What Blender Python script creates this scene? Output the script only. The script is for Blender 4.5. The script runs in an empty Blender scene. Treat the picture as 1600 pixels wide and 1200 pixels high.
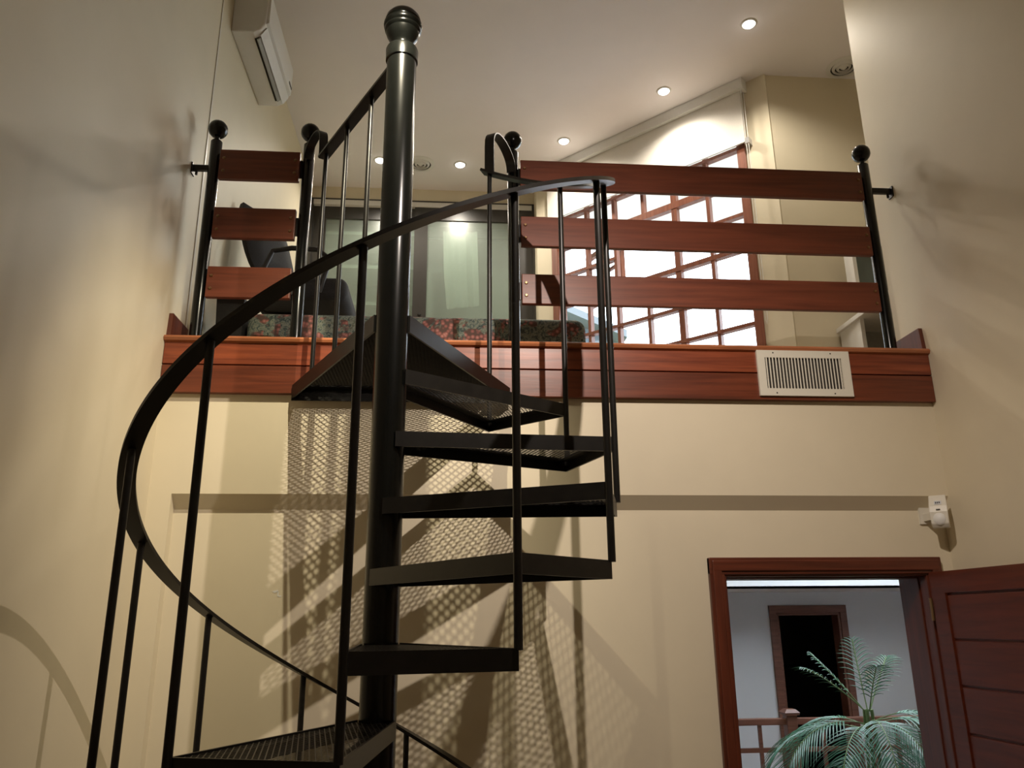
import bpy, bmesh, math, random
from mathutils import Vector, Matrix
random.seed(7)
SC = bpy.context.scene
COL = SC.collection
PI = math.pi

# ---------------------------------------------------------------- camera
CAM = Vector((0.262, -3.274, 1.86)); YAW, PITCH, ROLL, FPX = 0.08087, 0.29139, -0.0093, 1240.1
cf = Vector((math.sin(YAW)*math.cos(PITCH), math.cos(YAW)*math.cos(PITCH), math.sin(PITCH)))
cr = Vector((math.cos(YAW), -math.sin(YAW), 0)); cu = cr.cross(cf)
rr = cr*math.cos(ROLL)+cu*math.sin(ROLL); ru = -cr*math.sin(ROLL)+cu*math.cos(ROLL)
cam = bpy.data.cameras.new('camera'); camo = bpy.data.objects.new('camera', cam); COL.objects.link(camo)
cam.sensor_fit = 'HORIZONTAL'; cam.sensor_width = 36; cam.lens = FPX/1600*36; cam.clip_start = .05
M = Matrix((rr, ru, -cf)).transposed().to_4x4(); M.translation = CAM; camo.matrix_world = M
SC.camera = camo

# ---------------------------------------------------------------- world, exposure, lamps
SC.view_settings.view_transform = 'Standard'; SC.view_settings.look = 'None'
SC.view_settings.gamma = 1; SC.view_settings.use_curve_mapping = False
SC.view_settings.exposure = 0.0
W = bpy.data.worlds.new('overcast_sky'); SC.world = W; W.use_nodes = True
bg = W.node_tree.nodes['Background']; bg.inputs[0].default_value = (.80, .90, 1, 1); bg.inputs[1].default_value = 7.5

WARM = (1, .89, .73); WARM2 = (1, .90, .76); WARM3 = (1, .88, .70)
CEIL = 5.55
MEZZ_LIGHTS = [(2.152, .835), (1.779, 1.538), (1.141, 2.206), (.318, 2.603), (-.346, 2.578)]
STAIR_FILL = [(.75, -2.75, 6)]  # unseen ceiling lamp, added as weak general fill for the stairwell
MEZZ_POWER = 38
HEADS = [((.778, -1.828, 3.787), (.80, 0, 2.15), 155, (1, .87, .76), 118), ((.10, -1.20, 4.08), (-.33, 0, 2.35), 158, (1, .89, .65), 77)]   # two-head pendant spotlight bar: place, aim, power, colour, cone
def spot(name, loc, power, color, size=150, blend=.6, rad=.035):
    l = bpy.data.lights.new(name, 'SPOT'); l.energy = power; l.color = color; l.spot_size = math.radians(size); l.spot_blend = blend; l.shadow_soft_size = rad
    o = bpy.data.objects.new(name, l); COL.objects.link(o); o.location = loc; return o
def point(name, loc, power, color, rad):
    l = bpy.data.lights.new(name, 'POINT'); l.energy = power; l.color = color; l.shadow_soft_size = rad
    o = bpy.data.objects.new(name, l); COL.objects.link(o); o.location = loc; return o

# ---------------------------------------------------------------- materials
def nt(name):
    m = bpy.data.materials.new(name); m.use_nodes = True
    return m, m.node_tree, m.node_tree.nodes['Principled BSDF']
def node(t, kind, **kw):
    n = t.nodes.new(kind)
    for k, v in kw.items():
        if k in n.inputs: n.inputs[k].default_value = v
        else: setattr(n, k, v)
    return n
def ramp(t, stops):
    r = t.nodes.new('ShaderNodeValToRGB'); e = r.color_ramp.elements
    while len(e) < len(stops): e.new(.5)
    for i, (p, c) in enumerate(stops): e[i].position = p; e[i].color = (*c, 1)
    return r
def plain(name, col, rough=.5, metal=0, noise=.06, scale=30, bump=0.0, spec=.5, coat=0):
    m, t, b = nt(name)
    tc = node(t, 'ShaderNodeTexCoord'); n = node(t, 'ShaderNodeTexNoise', Scale=scale, Detail=3.0)
    t.links.new(tc.outputs['Object'], n.inputs['Vector'])
    r = ramp(t, [(.3, tuple(c*(1-noise) for c in col)), (.7, tuple(min(1, c*(1+noise)) for c in col))])
    t.links.new(n.outputs['Fac'], r.inputs['Fac']); t.links.new(r.outputs['Color'], b.inputs['Base Color'])
    b.inputs['Roughness'].default_value = rough; b.inputs['Metallic'].default_value = metal
    b.inputs['Specular IOR Level'].default_value = spec; b.inputs['Coat Weight'].default_value = coat
    if bump:
        bp = node(t, 'ShaderNodeBump', Strength=bump, Distance=.002); t.links.new(n.outputs['Fac'], bp.inputs['Height']); t.links.new(bp.outputs['Normal'], b.inputs['Normal'])
    return m
def wood(name, dark, light, axis='X', rough=.38, scale=1.0):
    m, t, b = nt(name)
    tc = node(t, 'ShaderNodeTexCoord'); mp = node(t, 'ShaderNodeMapping')
    sc = {'X': (1.2, 22, 22), 'Y': (22, 1.2, 22), 'Z': (22, 22, 1.2)}[axis]
    mp.inputs['Scale'].default_value = tuple(s*scale for s in sc)
    oi = node(t, 'ShaderNodeObjectInfo'); ad = node(t, 'ShaderNodeVectorMath', operation='ADD')
    ml = node(t, 'ShaderNodeMath', operation='MULTIPLY'); ml.inputs[1].default_value = 37.0
    t.links.new(oi.outputs['Random'], ml.inputs[0]); t.links.new(tc.outputs['Object'], ad.inputs[0]); t.links.new(ml.outputs[0], ad.inputs[1])
    t.links.new(ad.outputs[0], mp.inputs['Vector'])
    n = node(t, 'ShaderNodeTexNoise', Scale=2.2, Detail=6.0, Distortion=.6); t.links.new(mp.outputs[0], n.inputs['Vector'])
    r = ramp(t, [(.28, dark), (.5, tuple((a+c)/2 for a, c in zip(dark, light))), (.75, light)])
    t.links.new(n.outputs['Fac'], r.inputs['Fac']); t.links.new(r.outputs['Color'], b.inputs['Base Color'])
    b.inputs['Roughness'].default_value = rough
    bp = node(t, 'ShaderNodeBump', Strength=.12, Distance=.002); t.links.new(n.outputs['Fac'], bp.inputs['Height']); t.links.new(bp.outputs['Normal'], b.inputs['Normal'])
    return m
def emis(name, col, s):
    m = bpy.data.materials.new(name); m.use_nodes = True; t = m.node_tree; t.nodes.clear()
    e = node(t, 'ShaderNodeEmission', Strength=s); e.inputs[0].default_value = (*col, 1)
    o = node(t, 'ShaderNodeOutputMaterial'); t.links.new(e.outputs[0], o.inputs[0]); return m
def glass(name, tint, gl=.06, rough=.02, haze=0, hazecol=(.6, .7, .65)):
    m = bpy.data.materials.new(name); m.use_nodes = True; t = m.node_tree; t.nodes.clear()
    tr = node(t, 'ShaderNodeBsdfTransparent'); tr.inputs[0].default_value = (*tint, 1)
    g = node(t, 'ShaderNodeBsdfGlossy', Roughness=rough)
    mx = node(t, 'ShaderNodeMixShader'); mx.inputs[0].default_value = gl
    last = tr
    if haze:
        d = node(t, 'ShaderNodeBsdfDiffuse'); d.inputs[0].default_value = (*hazecol, 1)
        mh = node(t, 'ShaderNodeMixShader'); mh.inputs[0].default_value = haze
        t.links.new(tr.outputs[0], mh.inputs[1]); t.links.new(d.outputs[0], mh.inputs[2]); last = mh
    t.links.new(last.outputs[0], mx.inputs[1]); t.links.new(g.outputs[0], mx.inputs[2])
    o = node(t, 'ShaderNodeOutputMaterial'); t.links.new(mx.outputs[0], o.inputs[0]); return m
def floral():
    m, t, b = nt('floral_fabric')
    tc = node(t, 'ShaderNodeTexCoord')
    n1 = node(t, 'ShaderNodeTexNoise', Scale=9.0, Detail=4.0, Distortion=1.2); t.links.new(tc.outputs['Object'], n1.inputs['Vector'])
    base = ramp(t, [(.3, (.028, .038, .036)), (.45, (.08, .115, .105)), (.56, (.24, .26, .21)), (.66, (.08, .11, .075)), (.8, (.26, .17, .14))])
    n0 = node(t, 'ShaderNodeTexNoise', Scale=34.0, Detail=4.0, Distortion=2.0); t.links.new(tc.outputs['Object'], n0.inputs['Vector'])
    t.links.new(n0.outputs['Fac'], base.inputs['Fac'])
    v = node(t, 'ShaderNodeTexVoronoi', Scale=48.0); t.links.new(tc.outputs['Object'], v.inputs['Vector'])
    red = ramp(t, [(0, (.50, .25, .21)), (.35, (.30, .11, .095)), (.6, (.10, .06, .05))]); t.links.new(v.outputs['Distance'], red.inputs['Fac'])
    msk = ramp(t, [(.52, (0, 0, 0)), (.56, (1, 1, 1))]); t.links.new(n1.outputs['Fac'], msk.inputs['Fac'])
    mx = node(t, 'ShaderNodeMix', data_type='RGBA'); t.links.new(msk.outputs['Color'], mx.inputs[0]); t.links.new(base.outputs['Color'], mx.inputs[6]); t.links.new(red.outputs['Color'], mx.inputs[7])
    t.links.new(mx.outputs[2], b.inputs['Base Color']); b.inputs['Roughness'].default_value = .9; return m
MAT = dict(
    wall=plain('cream_wall_paint', (.74, .655, .49), .55, noise=.015, scale=6, bump=.03, spec=.3),
    wall_mezz=plain('cream_mezzanine_paint', (.74, .665, .50), .55, noise=.015, scale=6, spec=.3),
    ceil=plain('white_ceiling_paint', (.88, .845, .85), .8, noise=.01, scale=5, spec=.2),
    white=plain('white_paint', (.78, .77, .74), .45, noise=.01),
    offwhite=plain('ivory_plastic', (.72, .68, .58), .35, noise=.01),
    hall=plain('hall_white_paint', (.74, .75, .77), .7, noise=.01, scale=5, spec=.2),
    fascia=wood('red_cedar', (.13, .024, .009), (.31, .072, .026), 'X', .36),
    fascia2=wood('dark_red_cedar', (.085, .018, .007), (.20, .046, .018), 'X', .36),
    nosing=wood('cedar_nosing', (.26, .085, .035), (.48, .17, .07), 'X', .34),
    board=wood('railing_timber', (.12, .030, .015), (.215, .056, .026), 'X', .4),
    wdark=wood('dark_red_timber', (.075, .018, .009), (.15, .035, .016), 'Z', .36),
    wdarkx=wood('dark_red_timber_horizontal', (.075, .018, .009), (.15, .035, .016), 'X', .36),
    wleaf=wood('door_timber', (.085, .017, .007), (.15, .030, .011), 'Y', .36),
    wwin=wood('window_timber', (.17, .050, .026), (.30, .10, .05), 'Z', .45),
    wmid=wood('hall_rail_timber', (.13, .05, .03), (.22, .09, .055), 'X', .4),
    metal=plain('black_painted_steel', (.0085, .0075, .0065), .36, noise=.25, scale=25, spec=.38),
    metal2=plain('black_post_steel', (.0028, .0032, .0029), .21, noise=.2, scale=25, spec=.36),
    bolt=plain('brass_bolt', (.32, .2, .1), .35, metal=.8),
    rubber=plain('black_plastic', (.014, .013, .012), .45, noise=.1),
    fabric=plain('black_chair_fabric', (.018, .017, .017), .85, noise=.2, scale=80),
    alum=plain('dark_bronze_aluminium', (.045, .042, .038), .35, noise=.05),
    silver=plain('pale_aluminium', (.5, .5, .5), .35, metal=.5),
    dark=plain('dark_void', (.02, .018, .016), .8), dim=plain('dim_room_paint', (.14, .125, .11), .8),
    hole=plain('shadow_gap', (.05, .04, .03), .8),
    grey=plain('grey_laminate', (.33, .32, .29), .5),
    blindm=plain('blind_fabric', (.78, .75, .69), .8, noise=.02, scale=120),
    carpet=plain('beige_carpet', (.3, .24, .17), .95, noise=.15, scale=200),
    tile=plain('timber_floor', (.25, .14, .07), .4),
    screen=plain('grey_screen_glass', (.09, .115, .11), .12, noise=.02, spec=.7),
    paper=plain('white_paper', (.82, .82, .84), .8),
    cloth=plain('white_cloth', (.75, .74, .72), .9),
    leaf=plain('palm_leaf', (.035, .15, .075), .38, noise=.35, scale=9, spec=.6),
    stem=plain('palm_stem', (.16, .24, .08), .5, noise=.2),
    pot=plain('terracotta', (.3, .13, .08), .7),
    house=plain('grey_house_wall', (.085, .105, .125), .8), roof=plain('house_roof', (.14, .155, .17), .7),
    glass=glass('window_glass', (.97, .98, .98), .05),
    frost=glass('frosted_glass', (.80, .88, .83), .07, .28, .24, (.50, .56, .51)),
    lamp=emis('lamp_glow', (1, .95, .86), 9.0),
    floral=floral(),
    tank=plain('ground_grass', (.12, .16, .07), .9),
)

# ---------------------------------------------------------------- mesh builder
class G:
    def __init__(s): s.v = []; s.f = []
    def add(s, vs, fs):
        o = len(s.v); s.v += [Vector(v) for v in vs]; s.f += [tuple(i+o for i in f) for f in fs]; return s
    def box(s, a, b):
        x0, y0, z0 = a; x1, y1, z1 = b
        return s.add([(x0, y0, z0), (x1, y0, z0), (x1, y1, z0), (x0, y1, z0), (x0, y0, z1), (x1, y0, z1), (x1, y1, z1), (x0, y1, z1)],
                     [(0, 3, 2, 1), (4, 5, 6, 7), (0, 1, 5, 4), (1, 2, 6, 5), (2, 3, 7, 6), (3, 0, 4, 7)])
    def hexa(s, p):   # eight points ordered as in box
        return s.add(p, [(0, 3, 2, 1), (4, 5, 6, 7), (0, 1, 5, 4), (1, 2, 6, 5), (2, 3, 7, 6), (3, 0, 4, 7)])
    def bar(s, p, q, w, h, up=(0, 0, 1)):   # rectangular bar from p to q: w sideways, h along up
        p = Vector(p); q = Vector(q); d = (q-p).normalized(); up = Vector(up); sd = d.cross(up).normalized(); u = sd.cross(d).normalized()
        r = []
        for e in (-1, 1):
            for c, k in ((p, 0), (q, 0)): pass
        a = [p-sd*w/2-u*h/2, q-sd*w/2-u*h/2, q+sd*w/2-u*h/2, p+sd*w/2-u*h/2]
        b = [v+u*h for v in a]
        return s.hexa(a+b)
    def prism(s, poly, z0, z1):
        n = len(poly); return s.add([(x, y, z0) for x, y in poly]+[(x, y, z1) for x, y in poly],
            [tuple(range(n-1, -1, -1)), tuple(range(n, 2*n))]+[(i, (i+1) % n, n+(i+1) % n, n+i) for i in range(n)])
    def prismx(s, poly, x0, x1):   # poly in (y,z), extruded along x
        n = len(poly); return s.add([(x0, y, z) for y, z in poly]+[(x1, y, z) for y, z in poly],
            [tuple(range(n-1, -1, -1)), tuple(range(n, 2*n))]+[(i, (i+1) % n, n+(i+1) % n, n+i) for i in range(n)])
    def lathe(s, prof, c, seg=24, axis='Z'):
        c = Vector(c); n = len(prof); vs = []; fs = []
        for k in range(seg):
            a = 2*PI*k/seg
            for r, z in prof:
                v = Vector((r*math.cos(a), r*math.sin(a), z))
                if axis == 'Y': v = Vector((v.x, v.z, v.y))
                if axis == 'X': v = Vector((v.z, v.x, v.y))
                vs.append(c+v)
        for k in range(seg):
            k2 = (k+1) % seg
            for i in range(n-1): fs.append((k*n+i, k2*n+i, k2*n+i+1, k*n+i+1))
        s.add(vs, fs)
        return s
    def cyl(s, p, q, r, seg=14, r2=None):
        p = Vector(p); q = Vector(q); d = (q-p).normalized(); a = d.orthogonal().normalized(); b = d.cross(a); r2 = r if r2 is None else r2
        vs = [p+(a*math.cos(2*PI*i/seg)+b*math.sin(2*PI*i/seg))*r for i in range(seg)]+[q+(a*math.cos(2*PI*i/seg)+b*math.sin(2*PI*i/seg))*r2 for i in range(seg)]
        return s.add(vs, [tuple(range(seg-1, -1, -1)), tuple(range(seg, 2*seg))]+[(i, (i+1) % seg, seg+(i+1) % seg, seg+i) for i in range(seg)])
    def tube(s, path, r, seg=10, caps=True):
        path = [Vector(p) for p in path]; rings = []; nrm = None
        for i, p in enumerate(path):
            d = (path[min(i+1, len(path)-1)]-path[max(i-1, 0)]).normalized()
            nrm = d.orthogonal().normalized() if nrm is None else (nrm-d*nrm.dot(d)).normalized()
            b = d.cross(nrm); rings.append([p+(nrm*math.cos(2*PI*k/seg)+b*math.sin(2*PI*k/seg))*r for k in range(seg)])
        vs = [v for g in rings for v in g]; fs = []
        for i in range(len(path)-1):
            for k in range(seg): fs.append((i*seg+k, i*seg+(k+1) % seg, (i+1)*seg+(k+1) % seg, (i+1)*seg+k))
        if caps: fs += [tuple(range(seg-1, -1, -1)), tuple((len(path)-1)*seg+k for k in range(seg))]
        return s.add(vs, fs)
    def strap(s, path, wdir, w, th):   # flat strip; wdir: one vector or a list, one per point
        path = [Vector(p) for p in path]; vs = []; fs = []; n = len(path)
        for i, p in enumerate(path):
            d = (path[min(i+1, n-1)]-path[max(i-1, 0)]).normalized(); wd = Vector(wdir[i] if isinstance(wdir, list) else wdir).normalized()
            wd = (wd-d*wd.dot(d)).normalized(); t = d.cross(wd).normalized()
            vs += [p-wd*w/2-t*th/2, p+wd*w/2-t*th/2, p+wd*w/2+t*th/2, p-wd*w/2+t*th/2]
        for i in range(n-1):
            for k in range(4): fs.append((4*i+k, 4*i+(k+1) % 4, 4*i+4+(k+1) % 4, 4*i+4+k))
        fs += [(3, 2, 1, 0), tuple(4*(n-1)+k for k in range(4))]
        return s.add(vs, fs)
    def sphere(s, c, r, seg=20, rings=12, sc=(1, 1, 1)):
        vs = [(c[0], c[1], c[2]-r*sc[2])]; fs = []
        for i in range(1, rings):
            a = -PI/2+PI*i/rings
            for k in range(seg): vs.append((c[0]+r*sc[0]*math.cos(a)*math.cos(2*PI*k/seg), c[1]+r*sc[1]*math.cos(a)*math.sin(2*PI*k/seg), c[2]+r*sc[2]*math.sin(a)))
        vs.append((c[0], c[1], c[2]+r*sc[2])); L = len(vs)-1
        for k in range(seg): fs.append((0, 1+(k+1) % seg, 1+k)); fs.append((L, L-seg+k, L-seg+(k+1) % seg))
        for i in range(rings-2):
            for k in range(seg): fs.append((1+i*seg+k, 1+i*seg+(k+1) % seg, 1+(i+1)*seg+(k+1) % seg, 1+(i+1)*seg+k))
        return s.add(vs, fs)
WO = {}
def obj(name, g, mat, parent=None, smooth=False, bevel=0, origin=None, sub=0, kind=None):
    me = bpy.data.meshes.new(name)
    if origin is None:
        xs = [v.x for v in g.v]; ys = [v.y for v in g.v]; zs = [v.z for v in g.v]
        origin = Vector(((min(xs)+max(xs))/2, (min(ys)+max(ys))/2, min(zs)))
    origin = Vector(origin)
    me.from_pydata([tuple(v-origin) for v in g.v], [], g.f); me.validate()
    bm = bmesh.new(); bm.from_mesh(me); bmesh.ops.recalc_face_normals(bm, faces=bm.faces); bm.to_mesh(me); bm.free()
    me.materials.append(MAT[mat] if isinstance(mat, str) else mat)
    o = bpy.data.objects.new(name, me); COL.objects.link(o)
    if parent: o.parent = parent; o.location = origin-WO[parent.name]
    else: o.location = origin
    WO[o.name] = origin
    if smooth:
        for p in me.polygons: p.use_smooth = True
        try:
            me.set_sharp_from_angle(angle=math.radians(40))
        except Exception: pass
    if bevel:
        b = o.modifiers.new('bevel', 'BEVEL'); b.width = bevel; b.segments = 2; b.limit_method = 'ANGLE'
    if sub:
        b = o.modifiers.new('sub', 'SUBSURF'); b.levels = b.render_levels = sub
    if kind: o['kind'] = kind
    return o
def thing(name, loc, label, cat, group=None):
    o = bpy.data.objects.new(name, None); COL.objects.link(o); o.location = loc; o.empty_display_size = .1; WO[o.name] = Vector(loc)
    o['label'] = label; o['category'] = cat
    if group: o['group'] = group
    return o
def tag(o, label, cat, group=None):
    o['label'] = label; o['category'] = cat
    if group: o['group'] = group
    return o
def struct(name, g, mat, label, cat, parent=None, **k):
    o = obj(name, g, mat, parent, **k)
    if not parent: o['kind'] = 'structure'; o['label'] = label; o['category'] = cat
    return o
def sthing(name, loc, label, cat):
    o = thing(name, loc, label, cat); o['kind'] = 'structure'; return o
def twin(src, name, parent, origin, rotz=0):      # a copy sharing mesh data
    c = src.copy(); c.name = name; COL.objects.link(c); c.parent = parent; c.location = Vector(origin)-WO[parent.name]; c.rotation_euler = (0, 0, rotz); WO[c.name] = Vector(origin); return c

# ================================================================= the room shell
XL, XR, YF = -.938, 2.418, -5.2
MZ = 3.031                      # mezzanine floor level
FL = 2.22; FY = 3.03            # --- names below
struct('floor', G().box((XL-.15, YF-.1, -.1), (XR+.15, .05, 0)), 'tile', 'brown timber floor at the foot of the spiral stairs', 'floor')
struct('ceiling', G().box((-1.2, YF-.1, CEIL), (4.5, 3.7, CEIL+.12)), 'ceil', 'plain pale ceiling with recessed lights over the mezzanine', 'ceiling')
struct('wall_left', G().box((XL-.14, YF, 0), (XL, .19, CEIL)), 'wall', 'tall cream wall on the left beside the stair handrail', 'wall')
struct('wall_right', G().box((XR, YF, 0), (XR+.14, .2, CEIL)), 'wall', 'tall cream wall on the right above the open door', 'wall')
struct('wall_front', G().box((XL-.14, YF-.14, 0), (XR+.14, YF, CEIL)), 'wall', 'cream wall behind the viewer', 'wall')
# wall under the mezzanine: upper face, sloped ledge, set-back lower face with the doorway
LZ, LZ2, NX = 2.366, 2.309, -.848
DX0, DX1, DZ = 1.385, 2.312, 2.062
wb = G()
wb.prismx([(0, LZ), (.05, LZ2), (.22, LZ2), (.22, 2.80), (0, 2.80)], XL, XR)
wb.box((XL, 0, 0), (NX, .22, LZ)); wb.box((NX, .05, 0), (DX0, .22, LZ2+.001)); wb.box((DX1, .05, 0), (XR, .22, LZ2+.001)); wb.box((DX0, .05, DZ), (DX1, .22, LZ2+.001))
struct('wall_back', wb, 'wall', 'cream wall under the mezzanine with a sloped ledge and stair shadows', 'wall')
obj('paint_chip', G().add([(-.435, .0488, 1.985), (-.412, .0488, 1.991), (-.408, .0488, 1.984), (-.424, .0488, 1.979), (-.435, .0505, 1.985), (-.412, .0505, 1.991), (-.408, .0505, 1.984), (-.424, .0505, 1.979)], [(0, 1, 2, 3), (7, 6, 5, 4), (0, 4, 5, 1), (1, 5, 6, 2), (2, 6, 7, 3), (3, 7, 4, 0)]).box((-.412, .0488, 1.966), (-.407, .0505, 1.985)).box((-.407, .0488, 1.964), (-.396, .0505, 1.969)), 'white', bpy.data.objects['wall_back'])
# mezzanine slab and its room
struct('floor_mezzanine', G().box((-1.12, .0, 2.80), (4.3, 3.2, MZ)), 'carpet', 'mezzanine floor behind the timber railing', 'floor')
struct('wall_mezzanine_left', G().box((-1.12, .19, MZ), (-.972, FY, CEIL)), 'wall_mezz', 'cream mezzanine wall carrying the air conditioner', 'wall')
struct('wall_mezzanine_back', G().box((-1.12, 3.5, MZ), (1.2, 3.62, CEIL)).box((-1.12, FY, 5.435), (.985, FY+.1, CEIL)), 'wall_mezz', 'cream band of wall above the frosted glass wardrobe', 'wall')
struct('wall_mezzanine_return', G().box((.985, 2.80, MZ), (1.12, 3.6, CEIL)), 'wall_mezz', 'narrow cream wall between the wardrobe and the slanted window', 'wall')
struct('wall_mezzanine_far', G().box((2.425, 1.32, MZ), (4.3, 1.46, CEIL)), 'wall_mezz', 'beige mezzanine wall to the right of the slanted window', 'wall')
struct('wall_mezzanine_right', G().box((4.2, .06, MZ), (4.34, 1.4, CEIL)).box((XR+.14, .06, MZ), (4.3, .2, CEIL)), 'wall_mezz', 'mezzanine wall hidden beyond the tall right wall', 'wall')
# slanted window wall
SQ = 2**.5
def dg(s, off, z): return (2.425-s/SQ-off/SQ, 1.319+s/SQ-off/SQ, z)
def dbox(g, s0, s1, o0, o1, z0, z1):
    return g.hexa([dg(s0, o1, z0), dg(s1, o1, z0), dg(s1, o0, z0), dg(s0, o0, z0), dg(s0, o1, z1), dg(s1, o1, z1), dg(s1, o0, z1), dg(s0, o0, z1)])
WS0, WS1, WZ0, WZ1 = .172, 1.89, 3.42, 5.32
g = G(); dbox(g, -.02, WS0, -.16, 0, MZ, CEIL); dbox(g, WS1, 2.05, -.16, 0, MZ, CEIL); dbox(g, WS0, WS1, -.16, 0, MZ, WZ0); dbox(g, WS0, WS1, -.16, 0, WZ1, CEIL)
struct('wall_mezzanine_slanted', g, 'wall_mezz', 'slanted mezzanine wall around the timber grid window', 'wall')
# fascia of the mezzanine edge
fa = sthing('trim_1', (.74, 0, 2.78), 'red timber fascia along the mezzanine edge with a rounded nosing', 'fascia')
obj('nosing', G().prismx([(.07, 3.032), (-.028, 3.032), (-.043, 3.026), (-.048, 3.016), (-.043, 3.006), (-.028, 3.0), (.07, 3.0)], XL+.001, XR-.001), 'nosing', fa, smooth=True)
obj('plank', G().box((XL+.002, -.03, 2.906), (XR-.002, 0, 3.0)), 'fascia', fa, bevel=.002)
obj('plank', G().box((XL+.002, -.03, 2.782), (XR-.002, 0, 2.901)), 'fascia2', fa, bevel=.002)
obj('backing_strip', G().box((XL+.002, -.012, 2.80), (XR-.002, -.001, 3.0)), 'hole', fa)
for nm, x0, x1, y1, lab in (('baseboard_left', XL, XL+.018, .19, 'short dark skirting on the left wall at the mezzanine edge'), ('baseboard_right', XR-.018, XR, .2, 'short dark skirting on the right wall at the mezzanine edge')):
    struct(nm, G().prismx([(-.02, MZ), (y1, MZ), (y1, MZ+.105), (-.012, MZ+.105)], x0, x1), 'wdark', lab, 'skirting')

tag(obj('cable_conduit', G().box((XL-.030, .1902, MZ), (XL+.004, .2062, CEIL)), 'offwhite'), 'thin pale conduit strip running up the end of the left wall', 'conduit')

# ---------------------------------------------------------------- slanted window
w1 = sthing('window_1', dg(1.03, -.05, WZ0), 'slanted timber window with a grid of square panes and open sash', 'window')
g = G(); dbox(g, WS0, WS0+.062, -.10, .012, WZ0, WZ1); dbox(g, WS1-.06, WS1, -.10, .012, WZ0, WZ1); dbox(g, WS0, WS1, -.10, .012, WZ0, WZ0+.06); dbox(g, WS0, WS1, -.10, .012, WZ1-.06, WZ1)
obj('window_frame', g, 'wwin', w1, bevel=.003)
vs = [WS0+.062, .503, .773, 1.036, 1.300, 1.565, WS1-.06]; zs = [WZ0+.06, 3.745, 3.995, 4.30, 4.555, 4.815, 5.07, WZ1-.06]
OPEN = (2, 4, 3, 5)   # columns 2..3, rows 3..4 are an open sash
for i, s in enumerate(vs[1:-1], 1):
    hw = .022 if i == 2 else .013
    if i == 3:
        for a, b in ((zs[0], zs[3]), (zs[5], zs[-1])): obj('muntin', dbox(G(), s-hw, s+hw, -.07, -.025, a, b), 'wwin', w1)
    else: obj('muntin', dbox(G(), s-hw, s+hw, -.07, -.025, zs[0], zs[-1]), 'wwin', w1)
for j, z in enumerate(zs[1:-1], 1):
    hh = .026 if j == 5 else .018 if j == 3 else .0125
    spans = [(vs[0], vs[-1])] if j != 4 else [(vs[0], vs[2]), (vs[4], vs[-1])]
    for a, b in spans: obj('glazing_bar', dbox(G(), a, b, -.068, -.022, z-hh, z+hh), 'wwin', w1)
for i in range(6):
    for j in range(7):
        if 2 <= i < 4 and 3 <= j < 5: continue
        obj('pane', dbox(G(), vs[i]+.008, vs[i+1]-.008, -.052, -.047, zs[j]+.008, zs[j+1]-.008), 'glass', w1)
# the open sash, swung far out over the panes to its left
sa = thing('sash', (0, 0, 0), '', ''); del sa['label'], sa['category']; sa.parent = w1
hp = Vector(dg(1.285, -.11, 4.31)); sa.location = hp-WO[w1.name]; WO[sa.name] = hp
ang = math.radians(158); e1 = Vector((1/SQ, -1/SQ, 0)); nout = Vector((1/SQ, 1/SQ, 0))
ed = (e1*math.cos(ang)+nout*math.sin(ang)).normalized(); en = Vector((-ed.y, ed.x, 0))
def sbox(g, a, b, t0, t1, z0, z1):
    P = lambda u, t, z: hp+ed*u+en*t+Vector((0, 0, z-hp.z)); return g.hexa([P(a, t0, z0), P(b, t0, z0), P(b, t1, z0), P(a, t1, z0), P(a, t0, z1), P(b, t0, z1), P(b, t1, z1), P(a, t1, z1)])
g = G(); sbox(g, 0, .04, -.018, .018, 4.32, 4.79); sbox(g, .46, .50, -.018, .018, 4.32, 4.79); sbox(g, .04, .46, -.018, .018, 4.32, 4.36); sbox(g, .04, .46, -.018, .018, 4.75, 4.79)
sbox(g, .238, .262, -.012, .012, 4.36, 4.75); sbox(g, .04, .46, -.012, .012, 4.543, 4.567)
bpy.data.objects.remove(sa); sa = obj('sash', g, 'wwin', w1)
for a, b in ((.04, .238), (.262, .46)):
    for c, d in ((4.36, 4.543), (4.567, 4.75)): obj('sash_pane', sbox(G(), a, b, -.002, .002, c, d), 'glass', sa)
# roller blind
rb = thing('roller_blind', dg(1.0, .05, 5.06), 'cream roller blind half lowered over the slanted window', 'blind')
g = G(); P = [(.0, 5.55), (.075, 5.55), (.078, 5.535), (.07, 5.475), (.0, 5.475)]
n = len(P); g.add([dg(.13, o, z) for o, z in P]+[dg(1.93, o, z) for o, z in P], [tuple(range(n-1, -1, -1)), tuple(range(n, 2*n))]+[(i, (i+1) % n, n+(i+1) % n, n+i) for i in range(n)])
obj('cassette', g, 'white', rb)
obj('blind_fabric', dbox(G(), .155, 1.905, .034, .036, 5.075, 5.48), 'blindm', rb)
obj('bottom_rail', dbox(G(), .152, 1.908, .028, .042, 5.055, 5.077), 'white', rb)
obj('end_bracket', dbox(G(), .118, .135, .002, .08, 5.46, 5.55), 'white', rb)
g = G(); g.tube([dg(.142, .05, 5.47), dg(.142, .05, 4.4), dg(.140, .05, 3.72), dg(.133, .05, 3.69), dg(.126, .05, 3.72), dg(.126, .05, 4.4), dg(.126, .05, 5.47)], .0022, 6)
obj('pull_chain', g, 'white', rb)
obj('chain_guide', dbox(G(), .12, .15, .0, .055, 5.03, 5.075), 'silver', rb)

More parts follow.
